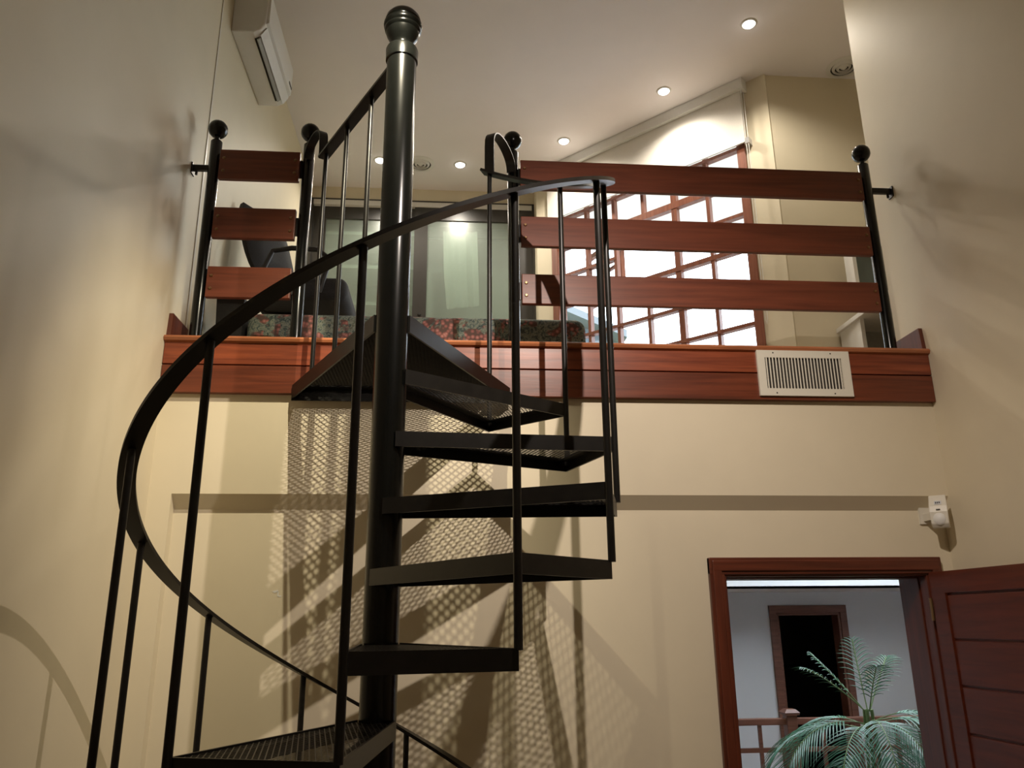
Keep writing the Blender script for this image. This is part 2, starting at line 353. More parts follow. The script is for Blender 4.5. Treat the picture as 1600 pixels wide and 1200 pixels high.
# ================================================================= spiral staircase
CX, CY, RT, RB = .071, -.844, .7068, .715
P0, DP, RI, LAND, T2Z = math.radians(-121.785), math.radians(30.435), .205, 2.815, 2.6255
ZR = lambda k: 2.5026+RI*k
TZ = lambda n: T2Z-RI*(n-2)      # top of tread n, counted down from the landing
def pol(k, r, z=0): return Vector((CX+r*math.cos(P0+k*DP), CY+r*math.sin(P0+k*DP), z))
ss = thing('spiral_staircase', (CX, CY, 0), 'black steel spiral staircase with mesh treads and curved handrail', 'staircase')
RC = .0526; CQ = 1.0214
def cp(prof): return [(r*CQ, 1.86+(z-1.86)*CQ if z > .1 else z) for r, z in prof]   # column heights, measured at an earlier distance
co = obj('column', G().lathe([(0, 0), (RC, 0), (RC, 3.815), (0, 3.815)], (CX, CY, 0), 40), 'metal2', ss, smooth=True)
obj('base_plate', G().lathe([(0, 0), (.14, 0), (.14, .012), (.06, .014), (0, .014)], (CX, CY, 0), 32), 'metal', co, smooth=True)
obj('collar', G().lathe(cp([(.0505, 3.755), (.056, 3.757), (.057, 3.80), (.054, 3.808), (0, 3.809)]), (CX, CY, 0), 40), 'metal2', co, smooth=True)
obj('finial', G().lathe(cp([(0, 3.80), (.044, 3.806), (.036, 3.814), (.033, 3.824), (.038, 3.836), (.049, 3.850), (.057, 3.866), (.0595, 3.876), (.0575, 3.880), (.0635, 3.885), (.0650, 3.892), (.0630, 3.896), (.0675, 3.901), (.0685, 3.908), (.0675, 3.915), (.0625, 3.918), (.0620, 3.923), (.0640, 3.926), (.0600, 3.942), (.049, 3.957), (.032, 3.968), (.016, 3.973), (0, 3.974)]), (CX, CY, 0), 48), 'metal2', co, smooth=True)

def lattice(g, inside, bbox, LW=.029, SW=.0140, w=.0026, th=.0011, z=-.005):
    x0, x1, y0, y1 = bbox   # long way of the diamonds along y
    nx = int((x1-x0)/(SW/2))+2; ny = int((y1-y0)/LW)+2
    V = []; F = []
    for i in range(nx):
        for j in range(ny):
            x = x0+i*SW/2; y = y0+j*LW+(LW/2 if i % 2 else 0)
            for sgn in (-1, 1):
                xb = x+SW/2; yb = y+sgn*LW/2; mx, my = (x+xb)/2, (y+yb)/2
                if not inside(mx, my): continue
                dx, dy = xb-x, yb-y; l = math.hypot(dx, dy); px, py = -dy/l*w/2, dx/l*w/2; o = len(V)
                V += [(x+px, y+py, z), (x-px, y-py, z), (xb-px, yb-py, z), (xb+px, yb+py, z), (x+px, y+py, z+th), (x-px, y-py, z+th), (xb-px, yb-py, z+th), (xb+px, yb+py, z+th)]
                F += [(o, o+3, o+2, o+1), (o+4, o+5, o+6, o+7), (o, o+1, o+5, o+4), (o+2, o+3, o+7, o+6), (o+1, o+2, o+6, o+5), (o+3, o, o+4, o+7)]
    return g.add(V, F)
def louvres(g, inside, bbox, LW=.027, SW=.0150, ln=.0092, th=.0014, z=-.006, tilt=math.radians(38)):
    # expanded metal whose strands are twisted: long way of the diamonds along x, strands leaning towards -y at the top
    x0, x1, y0, y1 = bbox; ny = int((y1-y0)/(SW/2))+2; nx = int((x1-x0)/LW)+2; V = []; F = []
    hy, hz = math.cos(tilt)*ln/2, -math.sin(tilt)*ln/2; ty, tz = math.sin(tilt)*th/2, math.cos(tilt)*th/2
    for j in range(ny):
        for i in range(nx):
            x = x0+i*LW+(LW/2 if j % 2 else 0); y = y0+j*SW/2
            for sgn in (-1, 1):
                xb = x+sgn*LW/2; yb = y+SW/2
                if not inside((x+xb)/2, (y+yb)/2): continue
                o = len(V)
                for px, py in ((x, y), (xb, yb)):
                    V += [(px, py-hy-ty, z-hz-tz), (px, py+hy-ty, z+hz-tz), (px, py+hy+ty, z+hz+tz), (px, py-hy+ty, z-hz+tz)]
                F += [(o, o+4, o+5, o+1), (o+1, o+5, o+6, o+2), (o+2, o+6, o+7, o+3), (o+3, o+7, o+4, o)]
    return g.add(V, F)
def mesh_obj(name, g, mat, parent, origin, rotz):
    me = bpy.data.meshes.new(name); me.from_pydata([tuple(v) for v in g.v], [], g.f); me.materials.append(MAT[mat])
    o = bpy.data.objects.new(name, me); COL.objects.link(o); o.parent = parent; o.location = Vector(origin)-WO[parent.name]; o.rotation_euler = (0, 0, rotz); WO[o.name] = Vector(origin); return o
def inside_poly(poly):
    def f(x, y):
        n = len(poly)
        for i in range(n):
            (ax, ay), (bx, by) = poly[i], poly[(i+1) % n]
            if (bx-ax)*(y-ay)-(by-ay)*(x-ax) < 0: return False
        return True
    return f
# one tread around the column axis, pointing along +x, top at z=0
h2 = DP/2; FR = (RT*math.cos(h2), -RT*math.sin(h2)); BR = (RT*math.cos(h2), RT*math.sin(h2)); TB = .047
tf = G(); T = .006
f0, b0 = (.012, -RC-.004), (.012, RC+.004)
tf.bar((*f0, -TB/2), (*FR, -TB/2), T, TB); tf.bar((*b0, -TB/2), (*BR, -TB/2), T, TB)
tf.bar((FR[0], FR[1]-.003, -TB/2), (BR[0], BR[1]+.003, -TB/2), T, TB)
tf.bar((f0[0]+.03, f0[1]+.018, -.012), (FR[0]-.01, FR[1]+.018, -.012), .03, .004); tf.bar((b0[0]+.03, b0[1]-.018, -.012), (BR[0]-.01, BR[1]-.018, -.012), .03, .004)
tf.bar((FR[0]-.017, FR[1]+.02, -.012), (BR[0]-.017, BR[1]-.02, -.012), .03, .004)
poly = [(.02, -RC), (FR[0]-.003, FR[1]+.003), (BR[0]-.003, BR[1]-.003), (.02, RC)]
ip = inside_poly(poly)
tm = lattice(G(), lambda y, x: ip(x, y) and x*x+y*y > (RC+.002)**2, (-.22, .22, 0, .72)); tm.v = [Vector((v.y, v.x, v.z)) for v in tm.v]
proto_t = proto_m = proto_w = None
for n in range(2, 15):
    z = TZ(n); k = 7-n+.5; a = P0+k*DP
    if proto_t is None:
        proto_t = mesh_obj('tread', tf, 'metal', ss, (CX, CY, z), a); t = proto_t
        proto_m = mesh_obj('tread_mesh', tm, 'metal', t, WO[t.name], 0); proto_m['kind'] = 'stuff'
    else:
        t = twin(proto_t, 'tread', ss, (CX, CY, z), a)
        c = proto_m.copy(); COL.objects.link(c); c.parent = t; c.location = (0, 0, 0)
# landing platform
LH = .058; LL = Vector((-.392, -.040, 0)); LR = Vector((.512, -.040, 0))
la = G(); zc = LAND-LH/2
pl0 = Vector((CX-.055, CY-.01, zc)); pr0 = Vector((CX+.055, CY-.01, zc))
la.bar(pl0, (LL.x, LL.y, zc), .007, LH); la.bar(pr0, (LR.x, LR.y, zc), .007, LH); la.bar((LL.x-.004, -.037, zc-.004), (LR.x+.004, -.037, zc-.004), .007, LH+.008)
la.bar((LL.x+.03, -.055, LAND-.012), (LR.x-.03, -.055, LAND-.012), .034, .004)
la.bar((CX-.035, CY+.02, LAND-.012), (LL.x+.022, -.05, LAND-.012), .032, .004); la.bar((CX+.035, CY+.02, LAND-.012), (LR.x-.022, -.05, LAND-.012), .032, .004)
lo = obj('landing', la, 'metal', ss)
ip2 = inside_poly([(CX-.05, CY+.02), (CX+.05, CY+.02), (LR.x-.01, -.045), (LL.x+.01, -.045)])
gl = louvres(G(), lambda x, y: ip2(x, y) and (x-CX)**2+(y-CY)**2 > (RC+.002)**2, (-.4, .53, -.9, -.04)); gl.v = [Vector((v.x, v.y, v.z+LAND)) for v in gl.v]
lm = mesh_obj('landing_mesh', gl, 'metal', lo, (0, 0, 0), 0); lm['kind'] = 'stuff'
# handrail: flat bar rising in a helix
kk = [-7+13.09*i/240 for i in range(241)]
hr = obj('handrail', G().strap([pol(k, RB, ZR(k)+.005) for k in kk], [pol(k, 1)-Vector((CX, CY, 0)) for k in kk], .047, .011), 'metal', ss, smooth=True)
for k in range(-6, 7):
    zt = TZ(8-k)
    obj('baluster', G().cyl(pol(k, RB-.003, zt-.004), pol(k, RB, ZR(k)+.002), .0102, 12), 'metal', ss, smooth=True)
obj('baluster', G().cyl(pol(-7, RB, 0), pol(-7, RB, ZR(-7)+.002), .0085, 12), 'metal', ss, smooth=True)
# straight guard on the left side of the landing
gA, gB = Vector((.036, -.78, 3.815)), Vector((-.311, -.160, 3.825)); gd = (gB-gA).normalized(); gs = gd.cross(Vector((0, 0, 1)))
gr = obj('guard_rail', G().strap([gA, gB], gs, .046, .010), 'metal', ss)
for px, py in ((-.292, -.194), (-.176, -.402), (-.058, -.612)):
    obj('guard_baluster', G().cyl((px, py, LAND-.01), (px, py, 3.82), .0092, 12), 'metal', ss, smooth=True)
def arc(p, q, top, n=14):
    p = Vector(p); q = Vector(q); out = [p]
    for i in range(n+1):
        u = i/n; c = p.lerp(q, (1-math.cos(PI*u))/2); base = p.z+(q.z-p.z)*u; c.z = base*1.0+(top-base)*math.sin(PI*u)**.75 if 0 < u < 1 else c.z; out.append(c)
    return out[1:]
a1 = [Vector((-.312, -.157, 3.82)), Vector((-.313, -.155, 3.88))]+arc((-.315, -.150, 3.91), (-.413, .024, 3.93), 4.0)
d1 = Vector((-.413+.315, .024+.16, 0)).normalized(); obj('gooseneck', G().strap(a1, d1.cross(Vector((0, 0, 1))), .038, .006), 'metal', ss, smooth=True)
e0 = pol(6.0, RB, ZR(6)+.012)
a2 = [e0, e0+Vector((0, 0, .10))]+arc(e0+Vector((0, 0, .13)), (.535, .024, 3.90), 3.985)
d2 = Vector((.535-e0.x, .024-e0.y, 0)).normalized(); obj('gooseneck', G().strap(a2, d2.cross(Vector((0, 0, 1))), .044, .006), 'metal', ss, smooth=True)

# ================================================================= mezzanine railings
def railing(label, posts, wall_x, xs):
    t = thing('mezzanine_railing', ((posts[0]+posts[1])/2, .05, MZ), label, 'railing', 'railings along the mezzanine edge')
    for x in posts:
        p = obj('post', G().lathe([(0, MZ), (.026, MZ), (.026, 4.02), (.021, 4.026), (0, 4.027)], (x, .05, 0), 20), 'metal2', t, smooth=True)
        obj('neck', G().lathe([(.012, 4.024), (.010, 4.036), (.013, 4.048)], (x, .05, 0), 16), 'metal2', p, smooth=True)
        obj('ball', G().sphere((x, .05, 4.088), .045, 14, 9), 'metal2', p, smooth=True)
    x0, x1 = xs
    for z0, z1 in ((3.815, 3.966), (3.517, 3.668), (3.23, 3.376)):
        b = obj('board', G().box((x0, .022, z0), (x1, .048, z1)), 'board', t, bevel=.003)
        for bx in (x0+.02, x1-.02):
            for bz in (z0+.04, z1-.045): obj('bolt', G().lathe([(0, -.006), (.005, -.006), (.008, 0), (.008, .001)], (bx, .022, bz), 10, 'Y'), 'bolt', b, smooth=True)
        for bx, dx in ((x0, 1), (x1, -1)): obj('mounting_tab', G().box((min(bx-dx*.025, bx+dx*.04), .0482, z0+.03), (max(bx-dx*.025, bx+dx*.04), .054, z1-.03)), 'metal', t)
    px = posts[0] if wall_x < 0 else posts[1]; s = 1 if wall_x < px else -1
    br = G().box((min(wall_x, px), .042, 3.865), (max(wall_x, px), .058, 3.893)); br.box((min(wall_x, wall_x+s*.006), .03, 3.845), (max(wall_x, wall_x+s*.006), .07, 3.90)); br.cyl((wall_x+s*.02, .05, 3.845), (wall_x+s*.02, .05, 3.868), .006, 8)
    obj('wall_bracket', br, 'metal', t)
railing('short timber board railing between the left wall and the staircase', (-.842, -.415), XL, (-.812, -.449))
railing('long timber board railing from the staircase to the right wall', (.545, 2.293), XR, (.578, 2.262))

# ================================================================= fascia grille
gx0, gx1, gz0, gz1 = 1.611, 2.034, 2.797, 3.008
vg = thing('vent_grille', ((gx0+gx1)/2, -.036, gz0), 'white metal air vent grille screwed to the timber fascia', 'vent')
ix0, ix1, iz0, iz1 = 1.646, 1.996, 2.830, 2.972
g = G().box((gx0, -.043, gz0), (ix0, -.0305, gz1)).box((ix1, -.043, gz0), (gx1, -.0305, gz1)).box((ix0, -.043, gz0), (ix1, -.0305, iz0)).box((ix0, -.043, iz1), (ix1, -.0305, gz1))
obj('grille_frame', g, 'offwhite', vg)
obj('grille_back', G().box((ix0, -.0312, iz0), (ix1, -.0304, iz1)), 'hole', vg)
for i in range(24):
    x = ix0+.008+(ix1-ix0-.016)*i/23; obj('slat', G().hexa([(x-.0045, -.0425, iz0), (x+.0015, -.0425, iz0), (x+.0055, -.0318, iz0), (x+.003, -.0318, iz0), (x-.0045, -.0425, iz1), (x+.0015, -.0425, iz1), (x+.0055, -.0318, iz1), (x+.003, -.0318, iz1)]), 'offwhite', vg)
for i in range(9):
    z = iz0+.01+(iz1-iz0-.02)*i/8; obj('cross_blade', G().box((ix0, -.0335, z-.0012), (ix1, -.0315, z+.0012)), 'alum', vg)
for sx in (gx0+.075, gx1-.085):
    for sz in (gz0+.012, gz1-.014): obj('screw', G().lathe([(0, -.0025), (.003, -.001), (.0035, 0)], (sx, -.043, sz), 8, 'Y'), 'dark', vg)

# ================================================================= motion sensor
ms = thing('motion_sensor', (2.37, .0, 2.22), 'white motion sensor mounted in the corner above the door', 'sensor')
g = G(); c = Vector((2.345, -.035, 2.295)); ax = Vector((.72, -.69, 0)).normalized()   # faces out of the corner
fwd = Vector((-.62, -.78, 0)).normalized(); sd = Vector((fwd.y, -fwd.x, 0)); up = Vector((0, 0, 1))
prof = [(.0, .066), (.014, .068), (.034, .02), (.042, -.005), (.042, -.055), (.028, -.072), (.0, -.072)]
n = len(prof); vsb = []
for e in (-1, 1):
    for d, z in prof: vsb.append(c+sd*(e*(.037-.004*abs(z)/.06))+fwd*d+up*z)
g.add(vsb, [tuple(range(n-1, -1, -1)), tuple(range(n, 2*n))]+[(i, (i+1) % n, n+(i+1) % n, n+i) for i in range(n)])
mb = obj('sensor_body', g, 'offwhite', ms, bevel=.004)
g = G(); lc = c+fwd*.034+up*(-.035)
g.sphere((0, 0, 0), .029, 16, 10, (1, .55, 1.0)); rot = Matrix(((sd.x, -fwd.x, 0), (sd.y, -fwd.y, 0), (0, 0, 1))); g.v = [rot @ v+lc for v in g.v]
obj('lens', g, 'white', ms, smooth=True)
def onface(u0, u1, z0, z1, lift=.002):   # plate on the sloped upper face of the body
    def P(u, z): d = .014+(.068-z)/(.068-.02)*(.034-.014); return c+sd*u+fwd*(d+lift)+up*z
    return G().add([P(u0, z0), P(u1, z0), P(u1, z1), P(u0, z1)]+[P(u0, z0)-fwd*.001, P(u1, z0)-fwd*.001, P(u1, z1)-fwd*.001, P(u0, z1)-fwd*.001], [(0, 1, 2, 3), (4, 7, 6, 5), (0, 4, 5, 1), (1, 5, 6, 2), (2, 6, 7, 3), (3, 7, 4, 0)])
obj('emblem', onface(-.015, .013, .026, .042), 'silver', mb)
for u in (-.010, -.003, .004): obj('emblem_mark', onface(u, u+.005, .030, .038, .003), 'alum', mb)
obj('indicator', G().add([c+sd*u+fwd*(.0425+q)+up*z for q in (0, .001) for u, z in ((-.008, .001), (.008, .001), (.008, .006), (-.008, .006))], [(3, 2, 1, 0), (4, 5, 6, 7), (0, 1, 5, 4), (1, 2, 6, 5), (2, 3, 7, 6), (3, 0, 4, 7)]), 'alum', mb)
obj('bracket', G().box((2.315, -.02, 2.262), (2.355, .052, 2.292)).box((2.30, .04, 2.25), (2.35, .052, 2.33)).bar((2.34, .0, 2.28), c+Vector((0, 0, -.015)), .02, .02), 'offwhite', ms)

# ================================================================= doorway and door
d1 = sthing('door_1', (1.85, .05, 0), 'dark red timber door standing open into the room', 'door')
CW = .072; CZ = 2.110; OX0, OX1 = 1.343, 2.352
def jamb(name, pts): return obj(name, pts, 'wdark' if name != 'frame_head' else 'wdarkx', d1, bevel=.004)
jamb('casing', G().box((OX0, .022, 0), (DX0+.022, .05, CZ)).box((OX0+.012, .014, 0), (DX0+.008, .03, CZ-.012)))
jamb('casing', G().box((DX1-.022, .022, 0), (OX1, .05, CZ)).box((DX1-.008, .014, 0), (OX1-.012, .03, CZ-.012)))
jamb('frame_head', G().box((OX0, .021, DZ-.022), (OX1, .0502, CZ)).box((OX0+.012, .0135, DZ-.008), (OX1-.012, .03, CZ-.012)))
jamb('jamb', G().box((DX0, .03, 0), (DX0+.03, .24, DZ)).box((DX0+.03, .09, 0), (DX0+.036, .24, DZ-.03)))
jamb('jamb', G().box((DX1-.03, .03, 0), (DX1, .24, DZ)).box((DX1-.036, .09, 0), (DX1-.03, .24, DZ-.03)))
obj('frame_head', G().box((DX0, .03, DZ-.03), (DX1, .24, DZ+.002)).box((DX0, .09, DZ-.036), (DX1, .24, DZ-.03)), 'wdarkx', d1, bevel=.003)
# leaf, hinged on the right jamb, opened against the right wall; u runs from hinge to latch
hx, hy = 2.268, -.012; la_ = Vector((.043, -1, 0)).normalized(); ln = Vector((-la_.y, la_.x, 0))*-1   # ln points to -x
LW_, LZT = .83, 2.043
def lbox(g, u0, u1, t0, t1, z0, z1):
    P = lambda u, t, z: Vector((hx, hy, z))+la_*u+ln*t
    return g.hexa([P(u0, t0, z0), P(u1, t0, z0), P(u1, t1, z0), P(u0, t1, z0), P(u0, t0, z1), P(u1, t0, z1), P(u1, t1, z1), P(u0, t1, z1)])
lf = lbox(G(), 0, .085, -.04, 0, .012, LZT); lbox(lf, LW_-.085, LW_, -.04, 0, .012, LZT); lbox(lf, .085, LW_-.085, -.04, 0, LZT-.085, LZT); lbox(lf, .085, LW_-.085, -.04, 0, .012, .20); lbox(lf, .06, LW_-.06, -.032, -.014, .1, LZT-.05)
leaf = obj('leaf', lf, 'wleaf', d1)
zt = LZT-.085-.006; zs_ = [zt]
while zt > .35: zt -= .174; zs_.append(zt)
for a, b in zip(zs_[:-1], zs_[1:]): obj('plank', lbox(G(), .089, LW_-.089, -.016, -.006, b+.004, a-.004), 'wleaf', leaf, bevel=.003)
for z in (.3, 1.1, 1.85): obj('hinge', G().cyl((hx-.002, hy+.012, z), (hx-.002, hy+.012, z+.09), .007, 10), 'bolt', d1, smooth=True)
obj('handle', lbox(G(), LW_-.06, LW_-.03, 0, .006, .95, 1.12).cyl(Vector((hx, hy, 1.03))+la_*(LW_-.045)+ln*.004, Vector((hx, hy, 1.03))+la_*(LW_-.045)+ln*.05, .009, 10).cyl(Vector((hx, hy, 1.03))+la_*(LW_-.05)+ln*.05, Vector((hx, hy, 1.03))+la_*(LW_-.16)+ln*.05, .009, 10), 'silver', leaf, smooth=True)

# ================================================================= hall beyond the door
HX0, HX1, HY = .9, 6.6, 6.0
struct('floor_hall', G().box((HX0-.1, .05, -.1), (HX1+.1, 9.0, 0)), 'tile', 'hall floor beyond the doorway', 'floor')
struct('wall_hall_left', G().box((HX0-.12, .22, 0), (HX0, HY, 2.75)), 'hall', 'white hall wall out of sight to the left of the doorway', 'wall')
struct('wall_hall_right', G().box((HX1, .22, 0), (HX1+.12, HY, 2.75)), 'hall', 'white hall wall out of sight to the right of the doorway', 'wall')
struct('wall_hall_front', G().box((XR, .1, 0), (HX1+.1, .22, 2.75)), 'hall', 'hall wall beside the doorway', 'wall')
FX0, FX1, FZ = 4.04, 4.80, 1.935
g = G().box((HX0, HY, 0), (FX0, HY+.12, 2.75)).box((FX1, HY, 0), (HX1+.12, HY+.12, 2.75)).box((FX0, HY, FZ), (FX1, HY+.12, 2.75))
struct('wall_hall_back', g, 'hall', 'pale bluish hall wall with a dark doorway seen through the door', 'wall')
# hall ceiling with a roof light opening, low bulkhead at the far end
SKX0, SKX1, SKY0, SKY1 = 2.5, 5.6, 3.25, 4.75
g = G().box((HX0-.1, .22, 2.70), (HX1+.1, SKY0, 2.80)).box((HX0-.1, SKY1, 2.70), (HX1+.1, HY+.1, 2.80)).box((HX0-.1, SKY0, 2.70), (SKX0, SKY1, 2.80)).box((SKX1, SKY0, 2.70), (HX1+.1, SKY1, 2.80))
struct('ceiling_hall', g, 'hall', 'hall ceiling with an open roof light', 'ceiling')
struct('trim_2', G().box((HX0, 4.9, 2.165), (HX1, HY, 2.19)).box((HX0, 4.9, 2.165), (HX1, 4.93, 2.70)), 'hall', 'bright white bulkhead above the far hall wall', 'bulkhead')
d2 = sthing('door_2', (4.42, HY, 0), 'dark unlit doorway with brown frame in the hall wall', 'doorway')
for nm, a, b in (('casing', (FX0-.08, HY-.03, 0), (FX0, HY, 2.015)), ('casing', (FX1, HY-.03, 0), (FX1+.08, HY, 2.015)), ('frame_head', (FX0-.08, HY-.031, FZ), (FX1+.08, HY, 2.016)), ('jamb', (FX0, HY-.02, 0), (FX0+.03, HY+.14, FZ)), ('jamb', (FX1-.03, HY-.02, 0), (FX1, HY+.14, FZ)), ('frame_head', (FX0, HY-.02, FZ-.03), (FX1, HY+.14, FZ))):
    obj(nm, G().box(a, b), 'wmid', d2, bevel=.004)
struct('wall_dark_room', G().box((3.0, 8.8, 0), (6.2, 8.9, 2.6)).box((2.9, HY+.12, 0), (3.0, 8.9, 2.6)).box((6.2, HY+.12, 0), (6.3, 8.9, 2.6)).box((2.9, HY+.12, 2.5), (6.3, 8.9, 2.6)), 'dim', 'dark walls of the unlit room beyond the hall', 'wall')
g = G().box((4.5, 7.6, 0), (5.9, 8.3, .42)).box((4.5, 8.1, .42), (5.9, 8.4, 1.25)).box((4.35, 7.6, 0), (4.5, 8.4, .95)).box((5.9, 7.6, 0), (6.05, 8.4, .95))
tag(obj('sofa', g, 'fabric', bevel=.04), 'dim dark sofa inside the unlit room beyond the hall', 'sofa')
tag(obj('light_switch', G().box((5.02, HY-.012, 1.17), (5.10, HY, 1.30)).box((5.045, HY-.018, 1.21), (5.075, HY-.01, 1.26)), 'offwhite', bevel=.002), 'small switch plate on the hall wall behind the palm', 'switch')
# balustrade
BY = 4.72; NXP = 3.56
bl = thing('hall_balustrade', (NXP, BY, 0), 'brown timber balustrade with square newel post in the hall', 'balustrade')
nw = obj('newel_post', G().box((NXP-.052, BY-.052, 0), (NXP+.052, BY+.052, .985)).box((NXP-.06, BY-.06, .05), (NXP+.06, BY+.06, .2)), 'wmid', bl, bevel=.005)
obj('newel_cap', G().box((NXP-.07, BY-.07, .985), (NXP+.07, BY+.07, 1.005)).hexa([(NXP-.075, BY-.075, 1.005), (NXP+.075, BY-.075, 1.005), (NXP+.075, BY+.075, 1.005), (NXP-.075, BY+.075, 1.005), (NXP-.045, BY-.045, 1.035), (NXP+.045, BY-.045, 1.035), (NXP+.045, BY+.045, 1.035), (NXP-.045, BY+.045, 1.035)]), 'wmid', nw)
for a, b in ((HX0, NXP-.042), (NXP+.042, HX1)):
    obj('top_rail', G().box((a, BY-.03, .895), (b, BY+.03, .955)), 'wmid', bl, bevel=.008)
    obj('mid_rail', G().box((a, BY-.017, .655), (b, BY+.017, .695)), 'wmid', bl)
    obj('bottom_rail', G().box((a, BY-.02, .08), (b, BY+.02, .13)), 'wmid', bl)
xb = [NXP-.31-.245*i for i in range(10)]+[NXP+.31+.245*i for i in range(12)]
for x in xb: obj('baluster', G().box((x-.016, BY-.015, .13), (x+.016, BY+.015, .895)), 'wmid', bl)

# palm
PB = Vector((3.70, 3.45, 0))
pm = thing('potted_palm', PB, 'lush green potted palm standing in the hall beyond the door', 'plant')
obj('pot', G().lathe([(0, 0), (.14, 0), (.2, .34), (.21, .36), (.185, .36), (.18, .32), (0, .31)], PB, 24), 'pot', pm, smooth=True)
obj('soil', G().lathe([(0, .322), (.1, .33), (.178, .324)], PB, 20), 'dark', pm)
for i in range(5):
    a = i*1.3; obj('cane', G().tube([PB+Vector((.05*math.cos(a), .05*math.sin(a), .31)), PB+Vector((.05*math.cos(a), .05*math.sin(a), .7)), PB+Vector((.03*math.cos(a), .03*math.sin(a), 1.15))], .013, 8), 'stem', pm, smooth=True)
def frond(az, L, rise, droop, z0_, lw=.010, ll=.30, nl=26, twist=0):
    z0 = z0_+.22; L *= 1.08
    base = PB+Vector((.03*math.cos(az), .03*math.sin(az), z0)); h = Vector((math.cos(az), math.sin(az), 0)); pts = []
    for i in range(15):
        u = i/14; pts.append(base+h*(L*math.sin(min(1, u)*1.15)/math.sin(1.15)*1.0)+Vector((0, 0, rise*u-droop*u*u)))
    st = obj('frond', G().tube(pts, .0048, 6), 'stem', pm, smooth=True)
    g = G(); sdv = h.cross(Vector((0, 0, 1)))
    for j in range(nl):
        u = .22+.78*j/(nl-1); f = u*14; i = min(13, int(f)); p = pts[i].lerp(pts[i+1], f-i); d = (pts[i+1]-pts[i]).normalized(); nn = sdv.cross(d).normalized()
        l = ll*(math.sin(PI*(.12+.86*(u-.2)/.8))**.6+.12)*random.uniform(.9, 1.08)
        for s in (-1, 1):
            dr = (sdv*s*.80+d*(.62+.4*u)+nn*(.22)).normalized(); q = p; prev = None; wv = d
            rows = []
            for m in range(5):
                v = m/4; c = p+dr*l*v+Vector((0, 0, -.42*l*v*v)); w = lw*(1-.85*v**1.6)*(.55 if m == 0 else 1)
                rows.append((c-d*w, c+d*w, c+nn*w*.35))
            vs_ = [x for r_ in rows for x in r_]; fs = []
            for m in range(4): fs += [(3*m, 3*m+2, 3*m+5, 3*m+3), (3*m+2, 3*m+1, 3*m+4, 3*m+5), (3*m+1, 3*m, 3*m+3, 3*m+4)]
            g.add(vs_, fs)
    lo_ = obj('leaflets', g, 'leaf', st); lo_['kind'] = 'stuff'
for az, L, ri, dr, z0, ll in ((182, .46, .62, .28, .92, .20), (150, .34, .66, .22, .92, .18), (75, .22, .66, .12, .93, .20), (35, .36, .60, .2, .92, .2), (262, .25, .55, .2, .92, .18),
        (196, .80, .30, .66, .82, .34), (225, .78, .26, .78, .80, .34), (256, .66, .30, .78, .84, .36), (284, .60, .30, .74, .82, .34), (316, .64, .34, .66, .84, .32), (345, .62, .42, .6, .84, .3), (10, .66, .36, .66, .8, .3), (120, .62, .34, .6, .8, .3), (160, .74, .28, .62, .78, .32), (210, .7, .1, .7, .62, .3), (270, .62, .1, .7, .62, .3), (330, .6, .12, .7, .62, .3)):
    frond(math.radians(az), L, ri, dr, z0, .0115 if ll > .25 else .0065, ll, 26 if ll > .25 else 13)

# ================================================================= mezzanine contents
# wardrobe with frosted sliding doors, filling the far wall
wd = thing('wardrobe', (0, FY, MZ), 'built-in wardrobe with dark frames and frosted glass sliding doors', 'wardrobe')
WX0, WX1, WT = -.970, .983, 5.43
obj('carcass', G().box((WX0, 3.46, MZ), (WX1, 3.49, WT)).box((WX0, FY+.06, MZ), (WX0+.02, 3.46, WT)).box((WX1-.02, FY+.06, MZ), (WX1, 3.46, WT)).box((WX0, FY+.06, WT-.02), (WX1, 3.46, WT)), 'white', wd)
obj('top_track', G().box((WX0, FY-.012, 5.372), (WX1, FY+.06, 5.418)), 'white', wd)
obj('outer_frame', G().box((WX0, FY-.016, 5.418), (WX1, FY+.06, WT)).box((WX1-.02, FY-.016, MZ), (WX1, FY+.06, 5.43)).box((WX0, FY-.016, MZ), (WX0+.02, FY+.06, 5.43)), 'alum', wd)
for x0, x1, y0, nm in ((WX0+.02, .045, FY+.03, 0), (-.075, WX1-.02, FY, 1)):
    lw, rw, tw = (.11, .105, .115) if nm == 0 else (.115, .185, .12)
    if nm == 1: x0 = -.07
    df = obj('sliding_door', G().box((x0, y0, MZ+.02), (x0+lw, y0+.028, 5.372)).box((x1-rw, y0, MZ+.02), (x1, y0+.028, 5.372)).box((x0+lw, y0, 5.372-tw), (x1-rw, y0+.028, 5.372)).box((x0+lw, y0, MZ+.02), (x1-rw, y0+.028, MZ+.14)), 'alum', wd)
    obj('frosted_panel', G().box((x0+lw-.005, y0+.012, MZ+.135), (x1-rw+.005, y0+.017, 5.372-tw+.005)), 'frost', df)
    if nm: obj('lock', G().lathe([(0, -.012), (.012, -.01), (.016, 0)], (x0+.06, y0, 4.36), 12, 'Y'), 'dark', df)
for z in (3.55, 3.95, 4.46, 4.80, 5.12): obj('shelf', G().box((WX0+.02, 3.09, z), (-.03, 3.46, z+.03)), 'white', wd)
obj('divider', G().box((-.03, 3.09, MZ), (-.005, 3.46, WT-.02)), 'white', wd)
obj('shelf', G().box((-.005, 3.09, 4.28), (WX1-.02, 3.46, 4.31)), 'white', wd)
obj('hanging_rail', G().cyl((-.005, 3.27, 5.2), (WX1-.02, 3.27, 5.2), .012, 10), 'silver', wd)
g = G(); cols = []
NS = 12
for i in range(NS+1):
    u = i/NS; x = .20+.30*u; y = 3.083+.012*math.sin(u*17); cols.append([(x+.02*(1-u), y, 4.44+.03*u), (x-.01, y, 4.8), (x-.02, y+.01, 5.18)])
